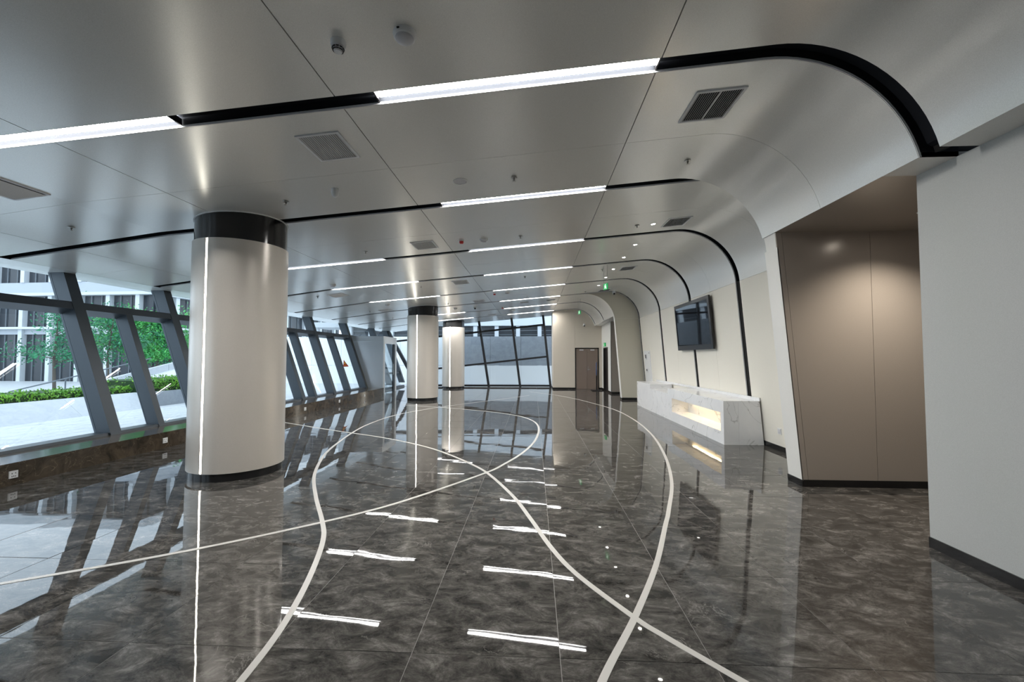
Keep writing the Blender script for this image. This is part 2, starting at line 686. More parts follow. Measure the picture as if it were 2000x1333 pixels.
ZB = .085
mesh('corridor_panel', prism([(lean(ZB), ZB), (lean(ZB) + .07, ZB), (lean(ZS) + .07, ZS), (lean(ZS), ZS)], 5.45, 5.47), 'brown_panel', cor)
mesh('corridor_panel', prism([(lean(ZB) + .074, ZB), (4.22, ZB), (4.22, ZS), (lean(ZS) + .074, ZS)], 5.45, 5.47), 'brown_panel', cor)
for a in (4.224, 5.42, 6.62):
    mesh('corridor_panel', box(a, a + 1.192, 5.45, 5.47, ZB, ZS), 'brown_panel', cor)
baseboard('baseboard_corridor', 3.33, 8.1, 5.438, 5.462)
struct('wall_corridor_end', box(8.0, 8.2, 3.4, 5.6, 0, ZS + .1), 'brown_panel')
struct('wall_corridor_near', box(3.55, 8.2, 3.6, 3.79, 0, ZS + .1), 'brown_panel')

# pier between opening and reception recess (leaning)
pier_poly = [(WALL_A0, 0), (4.3, 0), (4.3, 4.22)] + [(1.75, cz(1.75) + .02)] + offset(ARC_A, .014)
pier = struct('wall_pier', prism(pier_poly[::-1], 5.47, 5.72), 'white_panel', 'leaning white pier between the corridor opening and the reception recess', 25)
mesh('pier_face', prism([(WALL_A0 - .004, 0), (WALL_A0 + .01, 0), (lean(3.0) + .01, 3.0), (lean(3.0) - .004, 3.0)], 5.45, 5.73), 'white_panel', pier)
bb = prism([(WALL_A0 - .016, 0), (WALL_A0 - .003, 0), (lean(.085) - .003, .085), (lean(.085) - .016, .085)], 5.438, 5.735)
struct('baseboard_pier', bb, 'black_trim')

# reception recess wall: leaning flat panels under the curved ones
wres = struct('wall_reception', prism([(WALL_B0 + .03, 0), (WALL_B0 + .12, 0), (WALL_B0 - .08 * 3.1 + .12, 3.1), (WALL_B0 - .08 * 3.1 + .03, 3.1)], 5.74, 15.94), 'void_black', 'cream panelled wall leaning behind the reception counter')
zt = ARC_B[-1][1]
for (a, b) in rows:
    if not 5.73 < (a + b) / 2 < 15.95:
        continue
    mesh('wall_panel', prism([(WALL_B0, 0), (WALL_B0 + .02, 0), (WALL_B0 - .08 * (zt - .004) + .02, zt - .004), (WALL_B0 - .08 * (zt - .004), zt - .004)], a + G / 2, b - G / 2), 'cream_panel', wres)
struct('baseboard_reception', prism([(WALL_B0 - .014, 0), (WALL_B0 - .001, 0), (WALL_B0 - .008, .085), (WALL_B0 - .021, .085)], 5.74, 15.94), 'black_trim')

# olive end of the recess
yo = SLOTS[5] + SW
core = [(WALL_A0, 0), (4.3, 0), (4.3, 4.3), (1.75, cz(1.75) + .02)] + offset(ARC_A, .014)
we = struct('wall_recess_end', prism(core[::-1], yo + .02, yo + .3), 'white_panel', 'olive panelled end of the reception recess with a white leaning edge', 25)
lo = [(lean(.085), .085), (4.28, .085), (4.28, 3.075), (lean(3.075), 3.075)]
mesh('end_panel', prism([(lean(.085) + .05, .085), (4.28, .085), (4.28, 3.076), (lean(3.076) + .05, 3.076)], yo, yo + .02), 'olive_panel', we)
mesh('end_panel', prism([(lean(.085), .085), (lean(.085) + .046, .085), (lean(3.076) + .046, 3.076), (lean(3.076), 3.076)], yo, yo + .02), 'olive_panel', we)
mesh('end_panel', prism(([(ARC_A[-1][0], 3.082), (4.28, 3.082), (4.28, 4.28), (1.78, cz(1.78))] + [p for p in ARC_A if p[1] > 3.09])[::-1], yo, yo + .02), 'olive_panel', we)
struct('baseboard_recess_end', box(WALL_A0 - .008, 4.24, yo - .012, yo + .001, 0, .085), 'black_trim')
struct('baseboard_recess_edge', box(WALL_A0 - .014, WALL_A0 - .002, yo - .012, yo + .31, 0, .07), 'black_trim')

# far corridor and white wall with dark door
struct('trim_3', box(XE, 7.2, yo + .1, 21.4, ZS, ZS + .05), 'white_panel', 'soffit of the far header')
wf = struct('wall_far_right', join(box(3.42, 3.6, 18.75, 19.6, 0, ZS), box(3.42, 3.6, 20.85, 21.6, 0, ZS), box(3.42, 3.6, 19.6, 20.85, 2.08, ZS)), 'white_panel', 'white far right wall holding the dark door')
fb = struct('wall_far_corridor', box(3.42, 7.2, 18.74, 18.9, 0, ZS), 'brown_panel', 'brown return wall of the far corridor')
struct('wall_far_corridor_end', box(7.0, 7.2, 16.2, 18.9, 0, ZS), 'brown_panel')
struct('wall_far_corridor_near', box(4.3, 7.2, yo + .02, yo + .3, 0, ZS), 'brown_panel')
struct('baseboard_far', join(box(3.408, 3.42, 18.73, 19.6, 0, .085), box(3.408, 3.42, 20.85, 21.35, 0, .085)), 'black_trim')
struct('baseboard_far_corridor', box(3.408, 7.0, 18.725, 18.74, 0, .085), 'black_trim')

# tan end wall with the double door
YT = 21.35
tanp = [(.97, 0), (3.42, 0), (3.42, ZS), (XE, ZS)] + ARC_A_S[::-1] + [(.97, cz(.97))]
wt = struct('wall_end', prism(tanp, YT + .02, 22.95), 'tan_panel', 'tan panelled end wall with the double door')
mesh('end_panel', box(.97, 2.075, YT, YT + .02, .085, 3.115), 'tan_panel', wt)
mesh('end_panel', box(2.081, 3.42, YT, YT + .02, 2.09, 3.115), 'tan_panel', wt)
mesh('end_panel', prism([(.97, 3.121), (2.075, 3.121), (2.075, cz(2.0) - .0), (.97, cz(.97))], YT, YT + .02), 'tan_panel', wt)
mesh('end_panel', prism([(2.081, 3.121), (XE - .01, 3.121)] + [p for p in ARC_A_S[::-1] if p[0] > 2.1] + [(2.081, 4.03)], YT, YT + .02), 'tan_panel', wt)
mesh('end_panel', box(3.27, 3.42, YT, YT + .02, .085, 2.084), 'tan_panel', wt)
struct('baseboard_end', join(box(.96, 2.08, YT - .014, YT, 0, .085), box(3.27, 3.41, YT - .014, YT, 0, .085), box(.956, .97, YT - .014, 22.7, 0, .085)), 'black_trim')


def double_door():
    d = empty('door_1', (2.675, YT, 0))
    tag(d, 'brown wooden double door in a black frame in the tan end wall', None, None, 'structure')
    mesh('door_frame', join(box(2.085, 2.13, YT - .03, YT + .02, 0, 2.085), box(3.22, 3.265, YT - .03, YT + .02, 0, 2.085), box(2.085, 3.265, YT - .03, YT + .02, 2.04, 2.085)), 'black_trim', d)
    for a, b in ((2.132, 2.664), (2.672, 3.218)):
        mesh('door_leaf', box(a, b, YT - .015, YT + .02, .008, 2.036), 'wood_door', d)
        lf = mesh('door_closer', box((a + b) / 2 - .1, (a + b) / 2 + .1, YT - .05, YT - .016, 1.95, 2.0), 'grille_grey', d)
    hb = mesh('door_handle', join(box(2.71, 2.74, YT - .02, YT - .014, .95, 1.05), box(2.715, 2.83, YT - .06, YT - .045, .99, 1.01), box(2.715, 2.73, YT - .06, YT - .015, .99, 1.01)), 'chrome', d)
    mesh('lock_cylinder', box(2.715, 2.745, YT - .022, YT - .014, 1.1, 1.13), 'chrome', d)


double_door()
d2 = empty('door_2', (3.42, 20.22, 0))
tag(d2, 'tall dark door in the white far right wall under a green sign', None, None, 'structure')
mesh('door_leaf', box(3.5, 3.54, 19.66, 20.79, .006, 2.02), 'dark_door', d2)
mesh('door_frame', join(box(3.41, 3.56, 19.6, 19.65, 0, 2.08), box(3.41, 3.56, 20.8, 20.85, 0, 2.08), box(3.41, 3.56, 19.65, 20.8, 2.03, 2.08)), 'dark_door', d2)
mesh('door_handle', join(box(3.45, 3.465, 19.74, 19.86, .99, 1.01), box(3.45, 3.5, 19.74, 19.755, .99, 1.01)), 'chrome', d2)

# ------------------------------------------------------------------ left glazed wall


def xi(z):
    return -7.08 - .35 * z


BD = .29


def skew(y0, y1, z0, z1, din=0., dout=BD):
    return prism([(xi(z0) - din, z0), (xi(z1) - din, z1), (xi(z1) - dout, z1), (xi(z0) - dout, z0)], y0, y1)


ZTOP = 3.09
ZI, ZT0, ZT1 = .22, 2.44, 2.57
win1 = empty('window_1', (-7.3, 10., 0))
tag(win1, 'leaning glazed wall with grey steel mullions along the left side', None, None, 'structure')
BIG = [-1.2, .8, 2.8, 4.85, 6.83, 8.8, 10.8, 12.78, 14.85, 17.7, 20.9, 22.9]
SMALL = [7.77, 9.85, 11.8, 13.58, 16.17]
for y in BIG:
    mesh('mullion', skew(y, y + .19, ZI, ZTOP), 'grey_beam', win1)
for y in SMALL:
    mesh('small_mullion', skew(y, y + .13, ZI, ZT0, .015, BD - .02), 'grey_beam', win1)
mesh('edge_trim', skew(17.885, 17.91, ZI, ZTOP, -.01, .02), 'gold_edge', win1)
for a, b in zip(BIG[:-1], BIG[1:]):
    if a < 17.5:
        mesh('transom', prism([(xi(ZT0) - .01, ZT0), (xi(ZT1) - .01, ZT1), (xi(ZT1) - .25, ZT1 - .085), (xi(ZT0) - .25, ZT0 - .085)], a + .19, b), 'grey_beam', win1)
    else:
        mesh('transom', skew(a + .19, b, 2.5, 2.58, .05, BD - .06), 'grey_beam', win1)
        mesh('transom', skew(a + .19, b, .74, .82, .05, BD - .06), 'grey_beam', win1)
    mesh('bottom_rail', skew(a + .19, b, ZI if a < 17.5 else 0.0, ZI + .1 if a < 17.5 else .09, .03, BD), 'grey_beam', win1)
    gy = [a + .19] + [s_ for s_ in SMALL if a < s_ < b and s_ > 3] + [b]
    for i in range(len(gy) - 1):
        g0 = gy[i] + (.13 if i else 0)
        mesh('pane', skew(g0, gy[i + 1], (ZI + .09) if a < 17.5 else .07, ZT0 if a < 17.5 else 2.5, BD - .05, BD - .04), 'window_glass', win1)
    mesh('pane', skew(a + .19, b, ZT1, ZTOP, BD - .05, BD - .04), 'window_glass', win1)
# hidden end towards the back wall
struct('wall_left', skew(-4.2, -1.2, 0, 3.3), 'white_panel', 'solid left wall behind the viewer')

# marble sill: kerb of long stones
sill = tag(mesh('trim_sill', box(-7.5, -6.56, -4.1, 18.0, 0, .25), 'grout'), 'brown marble sill kerb along the foot of the glazed wall', None, None, 'structure')
for i in range(14):
    a = -4.1 + i * 1.58
    b = min(a + 1.58, 18.03)
    mesh('stone', join(box(-6.56, -6.52, a + .001, b - .001, 0, .25), box(-7.3, -6.515, a + .001, b - .001, .25, .28)), 'sill_marble', sill)

# ------------------------------------------------------------------ end glazed wall


def ye(z):
    return 22.85 + .05 * z


win2 = empty('window_2', (-3, 22.7, 0))
tag(win2, 'glazed end wall of leaning black posts and sloping transoms', None, None, 'structure')
POSTS = [(-6.35, -.58), (-4.35, -.17), (-2.45, -.16), (-.74, -.13), (.9, -.1)]


def px_(p, z):
    return p[0] + p[1] * z


def bar(name, P, Q, hw, dp, parent, material, vertical):
    """square bar from P to Q lying in the end-wall plane"""
    if vertical:
        b = [(P[0] - hw, P[1], P[2]), (P[0] + hw, P[1], P[2]), (P[0] + hw, P[1] + dp, P[2]), (P[0] - hw, P[1] + dp, P[2])]
        t = [(Q[0] - hw, Q[1], Q[2]), (Q[0] + hw, Q[1], Q[2]), (Q[0] + hw, Q[1] + dp, Q[2]), (Q[0] - hw, Q[1] + dp, Q[2])]
    else:
        b = [(P[0], P[1], P[2] - hw), (P[0], P[1], P[2] + hw), (P[0], P[1] + dp, P[2] + hw), (P[0], P[1] + dp, P[2] - hw)]
        t = [(Q[0], Q[1], Q[2] - hw), (Q[0], Q[1], Q[2] + hw), (Q[0], Q[1] + dp, Q[2] + hw), (Q[0], Q[1] + dp, Q[2] - hw)]
    return mesh(name, hexa(b, t), material, parent)


def ztop_at(p):
    z = 3.6
    for _ in range(10):
        z = cz(px_(p, z)) - .0
    return z


mat('end_frame', (.03, .033, .038), .35, .4)
for p in POSTS:
    zt_ = ztop_at(p)
    hw = .095 if p[1] < -.5 else .06
    bar('post', (px_(p, 0), ye(0) - .06, 0), (px_(p, zt_), ye(zt_) - .06, zt_), hw, .16, win2, 'end_frame', True)
levels = [lambda x: .07, lambda x: 1.57 + .11 * x, lambda x: 3.34 + .11 * x]


def at_level(p, lv):
    z = 1.
    for _ in range(12):
        z = levels[lv](px_(p, z))
    return (px_(p, z), ye(z), z)


for p, q in zip(POSTS[:-1], POSTS[1:]):
    ends = [[at_level(p, k) for k in range(3)], [at_level(q, k) for k in range(3)]]
    for k in range(3):
        bar('transom', ends[0][k], ends[1][k], .05 if k else .05, .08, win2, 'end_frame', False)
    for e, pp in ((0, p), (1, q)):
        zt_ = ztop_at(pp)
        ends[e].append((px_(pp, zt_), ye(zt_), zt_))
    for k in range(3):
        a, b, c_, d_ = ends[0][k], ends[1][k], ends[1][k + 1], ends[0][k + 1]
        o_ = .05
        mesh('pane', hexa([(a[0], a[1] + o_, a[2]), (b[0], b[1] + o_, b[2]), (c_[0], c_[1] + o_, c_[2]), (d_[0], d_[1] + o_, d_[2])],
                          [(a[0], a[1] + o_ + .01, a[2]), (b[0], b[1] + o_ + .01, b[2]), (c_[0], c_[1] + o_ + .01, c_[2]), (d_[0], d_[1] + o_ + .01, d_[2])]), 'window_glass', win2)

# ------------------------------------------------------------------ round columns


def column(cx, cyy, label, zb=3.165):
    t = empty('round_column', (cx, cyy, 0))
    tag(t, label, 'column', 'round columns along the window side')
    ztop = cz(cx)
    zb = ztop - .345
    aS = math.radians(-97)
    da = .03
    body = lathe(cx, cyy, [(.55, .105), (.585, .105), (.585, zb), (.55, zb)], 72, None, aS + da, aS + 2 * math.pi - da)
    mesh('shaft', body, 'column_paint', t, 30)
    mesh('light_strip', lathe(cx, cyy, [(.56, .107), (.578, .107), (.578, zb - .002), (.56, zb - .002)], 4, None, aS - da, aS + da), 'column_led', t)
    mesh('skirting', lathe(cx, cyy, [(.5, 0), (.565, 0), (.565, .12), (.5, .12)], 64), 'column_band', t, 30)
    nb = 3
    for i in range(nb):
        a0 = math.radians(-108 + 120 * i)
        v, f = [], []
        n = 24
        for j in range(n + 1):
            a = a0 + .002 + (2 * math.pi / nb - .004) * j / n
            c_, s_ = math.cos(a), math.sin(a)
            for r, z in ((.53, zb - .02), (.565, zb - .02), (.565, cz(cx + .565 * c_) - .004), (.53, cz(cx + .53 * c_) - .004)):
                v.append((cx + r * c_, cyy + r * s_, z))
        for j in range(n):
            for q in range(4):
                f.append((j * 4 + q, j * 4 + (q + 1) % 4, j * 4 + 4 + (q + 1) % 4, j * 4 + 4 + q))
        mesh('collar_band', (v, f), 'column_band', t, 30)
    mesh('trim_ring', lathe(cx, cyy, [(.54, -.01), (.578, -.01), (.578, .004), (.54, .004)], 64, cz), 'white_plastic', t, 30)
    return t


column(-4.19, 5.79, 'round beige column in the foreground with a black collar and glowing vertical strip')
column(-4.22, 15.8, 'round beige column in the middle distance, second of the three')
column(-4.22, 21.9, 'slim-looking round beige column farthest away by the glazed end wall')

# ------------------------------------------------------------------ entrance vestibule
VX, VY0, VY1, VZ = -6.57, 18.05, 19.8, 2.535
ves = empty('entrance_vestibule', (-6.9, 18.9, 0))
tag(ves, 'grey metal entrance vestibule box with a glass door beside the leaning windows', 'vestibule')


def vpoly(z0, z1):
    return [(VX, z0), (VX, z1), (xi(z1) - .1, z1), (xi(z0) - .1, z0)]


mesh('side_panel', prism(vpoly(0, 2.29), VY0, VY0 + .07), 'box_metal', ves)
mesh('side_glass', prism(vpoly(.0, 2.42), VY1 - .04, VY1 - .028), 'window_glass', ves)
mesh('fascia', prism(vpoly(2.295, VZ), VY0 - .004, VY0 + .07), 'box_metal', ves)
mesh('roof', prism(vpoly(2.42, VZ), VY0 + .07, VY1), 'box_metal', ves)
fr_ = mesh('door_frame', join(box(VX - .06, VX + .01, VY0 + .07, VY0 + .2, 0, 2.42), box(VX - .06, VX + .01, VY1 - .2, VY1, 0, 2.42), box(VX - .06, VX + .01, VY0 + .2, VY1 - .2, 2.22, 2.42)), 'box_metal', ves)
mesh('door_post', box(VX - .05, VX, VY1 - .42, VY1 - .2, 0, 2.22), 'end_frame', ves)
mesh('glass_door', box(VX - .04, VX - .028, VY0 + .2, VY1 - .42, .01, 2.21), 'window_glass', ves)
mesh('handle_bar', tube([(VX + .03, VY1 - .5, .8), (VX + .03, VY1 - .5, 1.3)], [.012, .012], 6), 'chrome', ves)

# ------------------------------------------------------------------ reception counter
cnt = empty('reception_counter', (3.85, 11.2, 0))
tag(cnt, 'long white marble reception counter with a glowing niche and a lowered section', 'counter')
FX, T_ = 3.48, .03
Y0, YN0, YN1, YM0, YM1, Y1 = 7.95, 8.08, 10.86, 11.18, 12.84, 14.42


def bx_(z):
    return WALL_B0 - .08 * z - .03


mesh('front_panel', join(box(FX, FX + T_, Y0, YM0, 0, .23), box(FX, FX + T_, Y0, YM0, .57, .8), box(FX, FX + T_, Y0, YN0, .23, .57), box(FX, FX + T_, YN1, YM0, .23, .57)), 'white_marble', cnt)
mesh('front_panel', box(FX, FX + T_, YM0, YM1, 0, .66), 'white_marble', cnt)
mesh('front_panel', box(FX, FX + T_, YM1, Y1, 0, .8), 'white_marble', cnt)


def endp(y0, y1, z0, z1):
    return prism([(FX + T_, z0), (bx_(z0), z0), (bx_(z1), z1), (FX + T_, z1)], y0, y1)


mesh('end_panel', prism([(FX + T_, 0), (3.75, 0), (3.745, .77), (FX + T_, .77)], Y0, Y0 + T_), 'white_marble', cnt)
mesh('end_panel', prism([(3.753, 0), (bx_(0), 0), (bx_(.77), .77), (3.748, .77)], Y0, Y0 + T_), 'white_marble', cnt)
mesh('end_panel', endp(YM0 - T_, YM0, 0, .77), 'white_marble', cnt)
mesh('end_panel', endp(YM1, YM1 + T_, 0, .77), 'white_marble', cnt)
mesh('end_panel', endp(Y1 - T_, Y1, 0, .77), 'white_marble', cnt)
mesh('counter_top', box(FX + T_, bx_(.8), Y0, YM0, .77, .8), 'white_marble', cnt)
mesh('lowered_top', box(FX + T_, bx_(.8), YM0, YM1, .63, .66), 'white_marble', cnt)
mesh('counter_top', box(FX + T_, bx_(.8), YM1, Y1, .77, .8), 'white_marble', cnt)
mesh('upstand', box(bx_(.8) - .005, bx_(.86) + .02, Y0, Y1, .8, .86), 'white_marble', cnt)
nic = mesh('niche', join(box(FX + T_, FX + .42, YN0 - .02, YN1 + .02, .2, .23), box(FX + .4, FX + .42, YN0 - .02, YN1 + .02, .23, .57), box(FX + T_, FX + .42, YN1, YN1 + .02, .23, .6), box(FX + T_, FX + .42, YN0 - .02, YN0, .23, .6), box(FX + T_, FX + .42, YN0 - .02, YN1 + .02, .57, .6)), 'white_marble', cnt)
mesh('light_strip', box(FX + .355, FX + .395, YN0 + .05, YN1 - .3, .552, .568), 'niche_led', nic)
mesh('light_baffle', box(FX + .335, FX + .343, YN0, YN1, .535, .57), 'white_marble', nic)

# ------------------------------------------------------------------ wall screen
scr = empty('wall_screen', (4.0, 10.66, 1.8))
tag(scr, 'large black flat screen hung on the leaning wall above the reception counter', 'television')


def wl(z, d):
    return WALL_B0 - .08 * z - d


def slabw(y0, y1, z0, z1, d0, d1):
    return prism([(wl(z0, d0), z0), (wl(z1, d0), z1), (wl(z1, d1), z1), (wl(z0, d1), z0)], y0, y1)


TY0, TY1, TZ0, TZ1 = 9.53, 11.8, 1.79, 3.0
mesh('back_housing', slabw(TY0 + .1, TY1 - .1, TZ0 + .1, TZ1 - .1, .02, .065), 'black_plastic', scr)
mesh('bezel', join(slabw(TY0, TY1, TZ0, TZ0 + .12, .06, .1), slabw(TY0, TY1, TZ1 - .08, TZ1, .06, .1), slabw(TY0, TY0 + .1, TZ0 + .12, TZ1 - .08, .06, .1), slabw(TY1 - .05, TY1, TZ0 + .12, TZ1 - .08, .06, .1)), 'black_plastic', scr)
mesh('screen_glass', slabw(TY0 + .06, TY1 - .06, TZ0 + .08, TZ1 - .06, .07, .09), 'screen', scr)
mesh('wall_bracket', slabw(10.4, 10.9, 2.2, 2.6, 0, .02), 'black_plastic', scr)

# service panel and sockets on the reception wall
sp = empty('service_panel', (4.12, 15.4, .9))
tag(sp, 'white service panel with two dark control units on the wall behind the counter', 'panel')
mesh('panel_plate', slabw(14.98, 15.8, .2, 1.84, 0, .014), 'white_plastic', sp)
for z0, z1 in ((1.52, 1.72), (1.06, 1.2)):
    mesh('control_unit', slabw(15.38, 15.58, z0, z1, .014, .035), 'grille_grey', sp)
    mesh('control_screen', slabw(15.41, 15.55, z0 + .05, z1 - .02, .035, .038), 'black_plastic', sp)
mesh('panel_mark', slabw(15.08, 15.12, 1.74, 1.78, .014, .018), 'black_plastic', sp)
so = empty('wall_socket', (4.19, 7.45, .34))
tag(so, 'small white wall socket above the baseboard beside the counter end', 'socket')
mesh('plate', slabw(7.4, 7.5, .29, .39, 0, .012), 'white_plastic', so)
mesh('button', slabw(7.415, 7.485, .305, .375, .012, .016), 'lens_plastic', so)
SILLY = [(4.99, 'leftmost white socket in the marble sill, left of the foreground column'), (7.16, 'white socket in the marble sill just left of the foreground column'), (11.72, 'white socket in the marble sill right of the foreground column'), (13.84, 'white socket in the marble sill between the middle leaning mullions'), (15.94, 'small white socket in the marble sill closest to the vestibule')]
for y, lab in SILLY:
    t = empty('sill_socket', (-6.515, y, .13))
    tag(t, lab, 'socket', 'sockets in the sill')
    mesh('plate', box(-6.52, -6.508, y - .045, y + .045, .09, .18), 'white_plastic', t)
    for dy, dz in ((-.018, .15), (.018, .15), (0, .115), (-.018, .112), (.018, .112)):
        mesh('socket_hole', box(-6.509, -6.506, y + dy - .004, y + dy + .004, dz - .006, dz + .006), 'black_plastic', t)

# ------------------------------------------------------------------ ceiling fittings


def ceil_box(x0, x1, y0, y1, d0, d1):
    """box hanging d0..d1 below the ceiling, following its slope"""
    return prism([(x0, cz(x0) - d1), (x1, cz(x1) - d1), (x1, cz(x1) - d0), (x0, cz(x0) - d0)], y0, y1)


def vent(x, y, label, wx=.42, wy=.5, slats=16, two=False, joined=False):
    t = empty('air_vent', (x, y, cz(x)))
    tag(t, label, 'vent', 'square ceiling air vents')
    x0, x1, y0, y1 = x - wx / 2, x + wx / 2, y - wy / 2, y + wy / 2
    b = .025
    fr = mesh('frame', join(ceil_box(x0, x1, y0, y0 + b, 0, .012), ceil_box(x0, x1, y1 - b, y1, 0, .012), ceil_box(x0, x0 + b, y0 + b, y1 - b, 0, .012), ceil_box(x1 - b, x1, y0 + b, y1 - b, 0, .012)), 'grille_grey', t)
    mesh('backing', ceil_box(x0 + b, x1 - b, y0 + b, y1 - b, .0005, .002), 'grille_dark', t)
    if two:
        mesh('divider', ceil_box(x - .006, x + .006, y0 + b, y1 - b, .002, .012), 'grille_grey', t)
    pitch_ = (wx - 2 * b) / slats
    cells = []
    for i in range(slats):
        xs_ = x0 + b + (i + .5) * pitch_
        cells.append(prism([(xs_ - pitch_ * .2, cz(xs_) - .011), (xs_ - pitch_ * .2 + .003, cz(xs_) - .011), (xs_ + pitch_ * .2, cz(xs_) - .002), (xs_ + pitch_ * .2 - .003, cz(xs_) - .002)], y0 + b, y1 - b))
    if joined:
        mesh('grille', join(*cells), 'grille_grey', t)
    else:
        s0 = mesh('slat', cells[0], 'grille_grey', t)
        for i in range(1, slats):
            o_ = copy_piece(s0, t, (0, 0, 0))
            o_.location = s0.location + Vector((i * pitch_, 0, S * i * pitch_))
    return t


vent(-2.03, 4.0, 'square grey air vent nearest the viewer in the middle row', slats=18)
vent(1.70, 4.02, 'largest-looking air vent, on the ceiling just before the near curve', .45, .5, 20, True)
vent(-5.57, 4.08, 'air vent cut by the left edge of the picture', slats=18)
for i, y in enumerate((7.66, 11.54, 15.5, 20.45)):
    vent(-2.03, y, '%s air vent of the middle row, left of the right-hand line lights' % ORD[i + 1], joined=True)
for i, y in enumerate((7.76, 11.78, 15.62)):
    vent(2.62, y, '%s air vent of the row above the reception counter' % ORD[i], joined=True)
for i, y in enumerate((7.9, 11.7, 15.58)):
    if i == 0:
        continue
    vent(-5.6, y, '%s air vent of the window-side row behind the foreground column' % ORD[i - 1], joined=True)
vent(-.38, 16.95, 'left one of two small dark air vents before the far line lights', .38, .3, joined=True)
vent(.7, 16.98, 'right one of two small dark air vents before the far line lights', .38, .3, joined=True)


def sprinkler(x, y, label):
    z = cz(x)
    t = empty('fire_sprinkler', (x, y, z))
    tag(t, label, 'sprinkler', 'pendent fire sprinklers')
    mesh('escutcheon', lathe(x, y, [(.04, z - .008), (.036, z - .014), (.012, z - .016), (.012, z + .0)][::-1], 16), 'chrome', t, 30)
    mesh('body', lathe(x, y, [(.01, z - .012), (.014, z - .03), (.008, z - .034), (.008, z - .05)], 10), 'chrome', t, 30)
    mesh('deflector', lathe(x, y, [(.004, z - .048), (.022, z - .05), (.022, z - .053), (.004, z - .055)], 12), 'chrome', t)


for lname, x, yy in (('along the windows', -6.08, (5.16, 11.48, 15.25, 17.8)), ('along the column line', -3.16, (5.14, 7.68, 11.57, 15.35, 17.95)), ('between the line lights', -.24, (5.15, 7.68, 11.55, 15.45, 18.04)), ('before the curved wall', 1.9, (5.19, 7.73, 11.62, 15.45, 21.55))):
    for i, y in enumerate(yy):
        sprinkler(x, y, '%s metal sprinkler in the row %s' % (ORD[i], lname))


def dome(x, y, name, label, cat, r, h, lens=True, red=False, slots=False, group=None):
    z = cz(x)
    t = empty(name, (x, y, z))
    tag(t, label, cat, group)
    if red:
        mesh('base_ring', lathe(x, y, [(r, z + .005), (r, z - .012), (r * .8, z - .014)], 24, None), 'white_plastic', t, 30)
        mesh('red_cap', lathe(x, y, [(r * .85, z - .012), (r * .85, z - h * .6), (r * .6, z - h * .95), (.005, z - h)], 24), 'red_plastic', t, 40)
        return t
    mesh('housing', lathe(x, y, [(r, z + .006), (r, z - h * .25), (r * .93, z - h * .5), (r * .82, z - h * .55), (r * .8, z - h * .56)], 32), 'white_plastic', t, 35)
    if slots:
        mesh('cap', lathe(x, y, [(r * .78, z - h * .55), (r * .55, z - h * .92), (r * .5, z - h), (.004, z - h)], 32), 'white_plastic', t, 35)
        for i in range(10):
            a = 2 * math.pi * i / 10
            for rr, zz in ((.72, .66), (.62, .82)):
                c_, s_ = math.cos(a), math.sin(a)
                px0, py0 = x + r * rr * c_, y + r * rr * s_
                q = [(px0 - s_ * .009, py0 + c_ * .009), (px0 + s_ * .009, py0 - c_ * .009)]
                b_ = [(q[0][0] - c_ * .004, q[0][1] - s_ * .004, z - h * zz - .004), (q[1][0] - c_ * .004, q[1][1] - s_ * .004, z - h * zz - .004), (q[1][0] + c_ * .005, q[1][1] + s_ * .005, z - h * zz - .004), (q[0][0] + c_ * .005, q[0][1] + s_ * .005, z - h * zz - .004)]
                mesh('vent_slot', hexa(b_, [(p_[0], p_[1], p_[2] + .005) for p_ in b_]), 'black_plastic', t)
    elif lens:
        mesh('lens', lathe(x, y, [(r * .8, z - h * .5), (r * .76, z - h * .75), (r * .55, z - h * .94), (.004, z - h)], 32), 'lens_plastic', t, 40)
    return t


t = dome(-.87, 2.72, 'motion_sensor', 'large round white motion sensor on the near ceiling', 'sensor', .078, .06)
mesh('indicator', box(-.90, -.882, 2.642, 2.648, cz(-.88) - .02, cz(-.88) - .01), 'black_plastic', t)
dome(-1.33, 2.72, 'smoke_detector', 'slotted white smoke detector left of the large motion sensor', 'smoke detector', .05, .075, slots=True)
t = empty('ceiling_beacon', (-2.43, 4.95, cz(-2.43)))
tag(t, 'white tapered ceiling device right of the foreground column', 'sensor')
zz = cz(-2.43)
mesh('housing', lathe(-2.43, 4.95, [(.045, zz + .005), (.045, zz - .04), (.036, zz - .08), (.024, zz - .095), (.004, zz - .1)], 24), 'white_plastic', t, 40)
t = empty('ceiling_speaker', (-.91, 5.1, cz(-.91)))
tag(t, 'flat round white ceiling speaker between the two nearest right-hand lights', 'speaker')
zz = cz(-.91)
mesh('rim', lathe(-.91, 5.1, [(.09, zz + .01), (.09, zz - .004), (.078, zz - .008), (.075, zz + .008)], 32, lambda x_: S * (x_ + .91)), 'white_plastic', t, 40)
mesh('grille', lathe(-.91, 5.1, [(.076, zz + .0), (.076, zz - .005), (.004, zz - .007)], 32, lambda x_: S * (x_ + .91)), 'lens_plastic', t, 40)
for i, (x, y) in enumerate(((-.92, 7.66), (-.89, 14.06), (-.94, 19.2))):
    dome(x, y, 'smoke_detector', '%s round white detector beside a red alarm ahead of the right-hand lights' % ORD[i], 'smoke detector', .075, .055, group='round white detectors')
for i, (x, y) in enumerate(((-1.33, 7.62), (-1.32, 14.03), (-1.34, 17.97))):
    dome(x, y, 'fire_alarm', '%s red fire alarm on the ceiling' % ORD[i], 'alarm', .048, .06, red=True, group='red ceiling alarms')
for i, (x, y) in enumerate(((-5.07, 10.3), (-5.06, 14.25), (-3.17, 16.8))):
    dome(x, y, 'smoke_detector', '%s round white detector on the left half of the ceiling' % ORD[i], 'smoke detector', .075, .06, group='round white detectors')
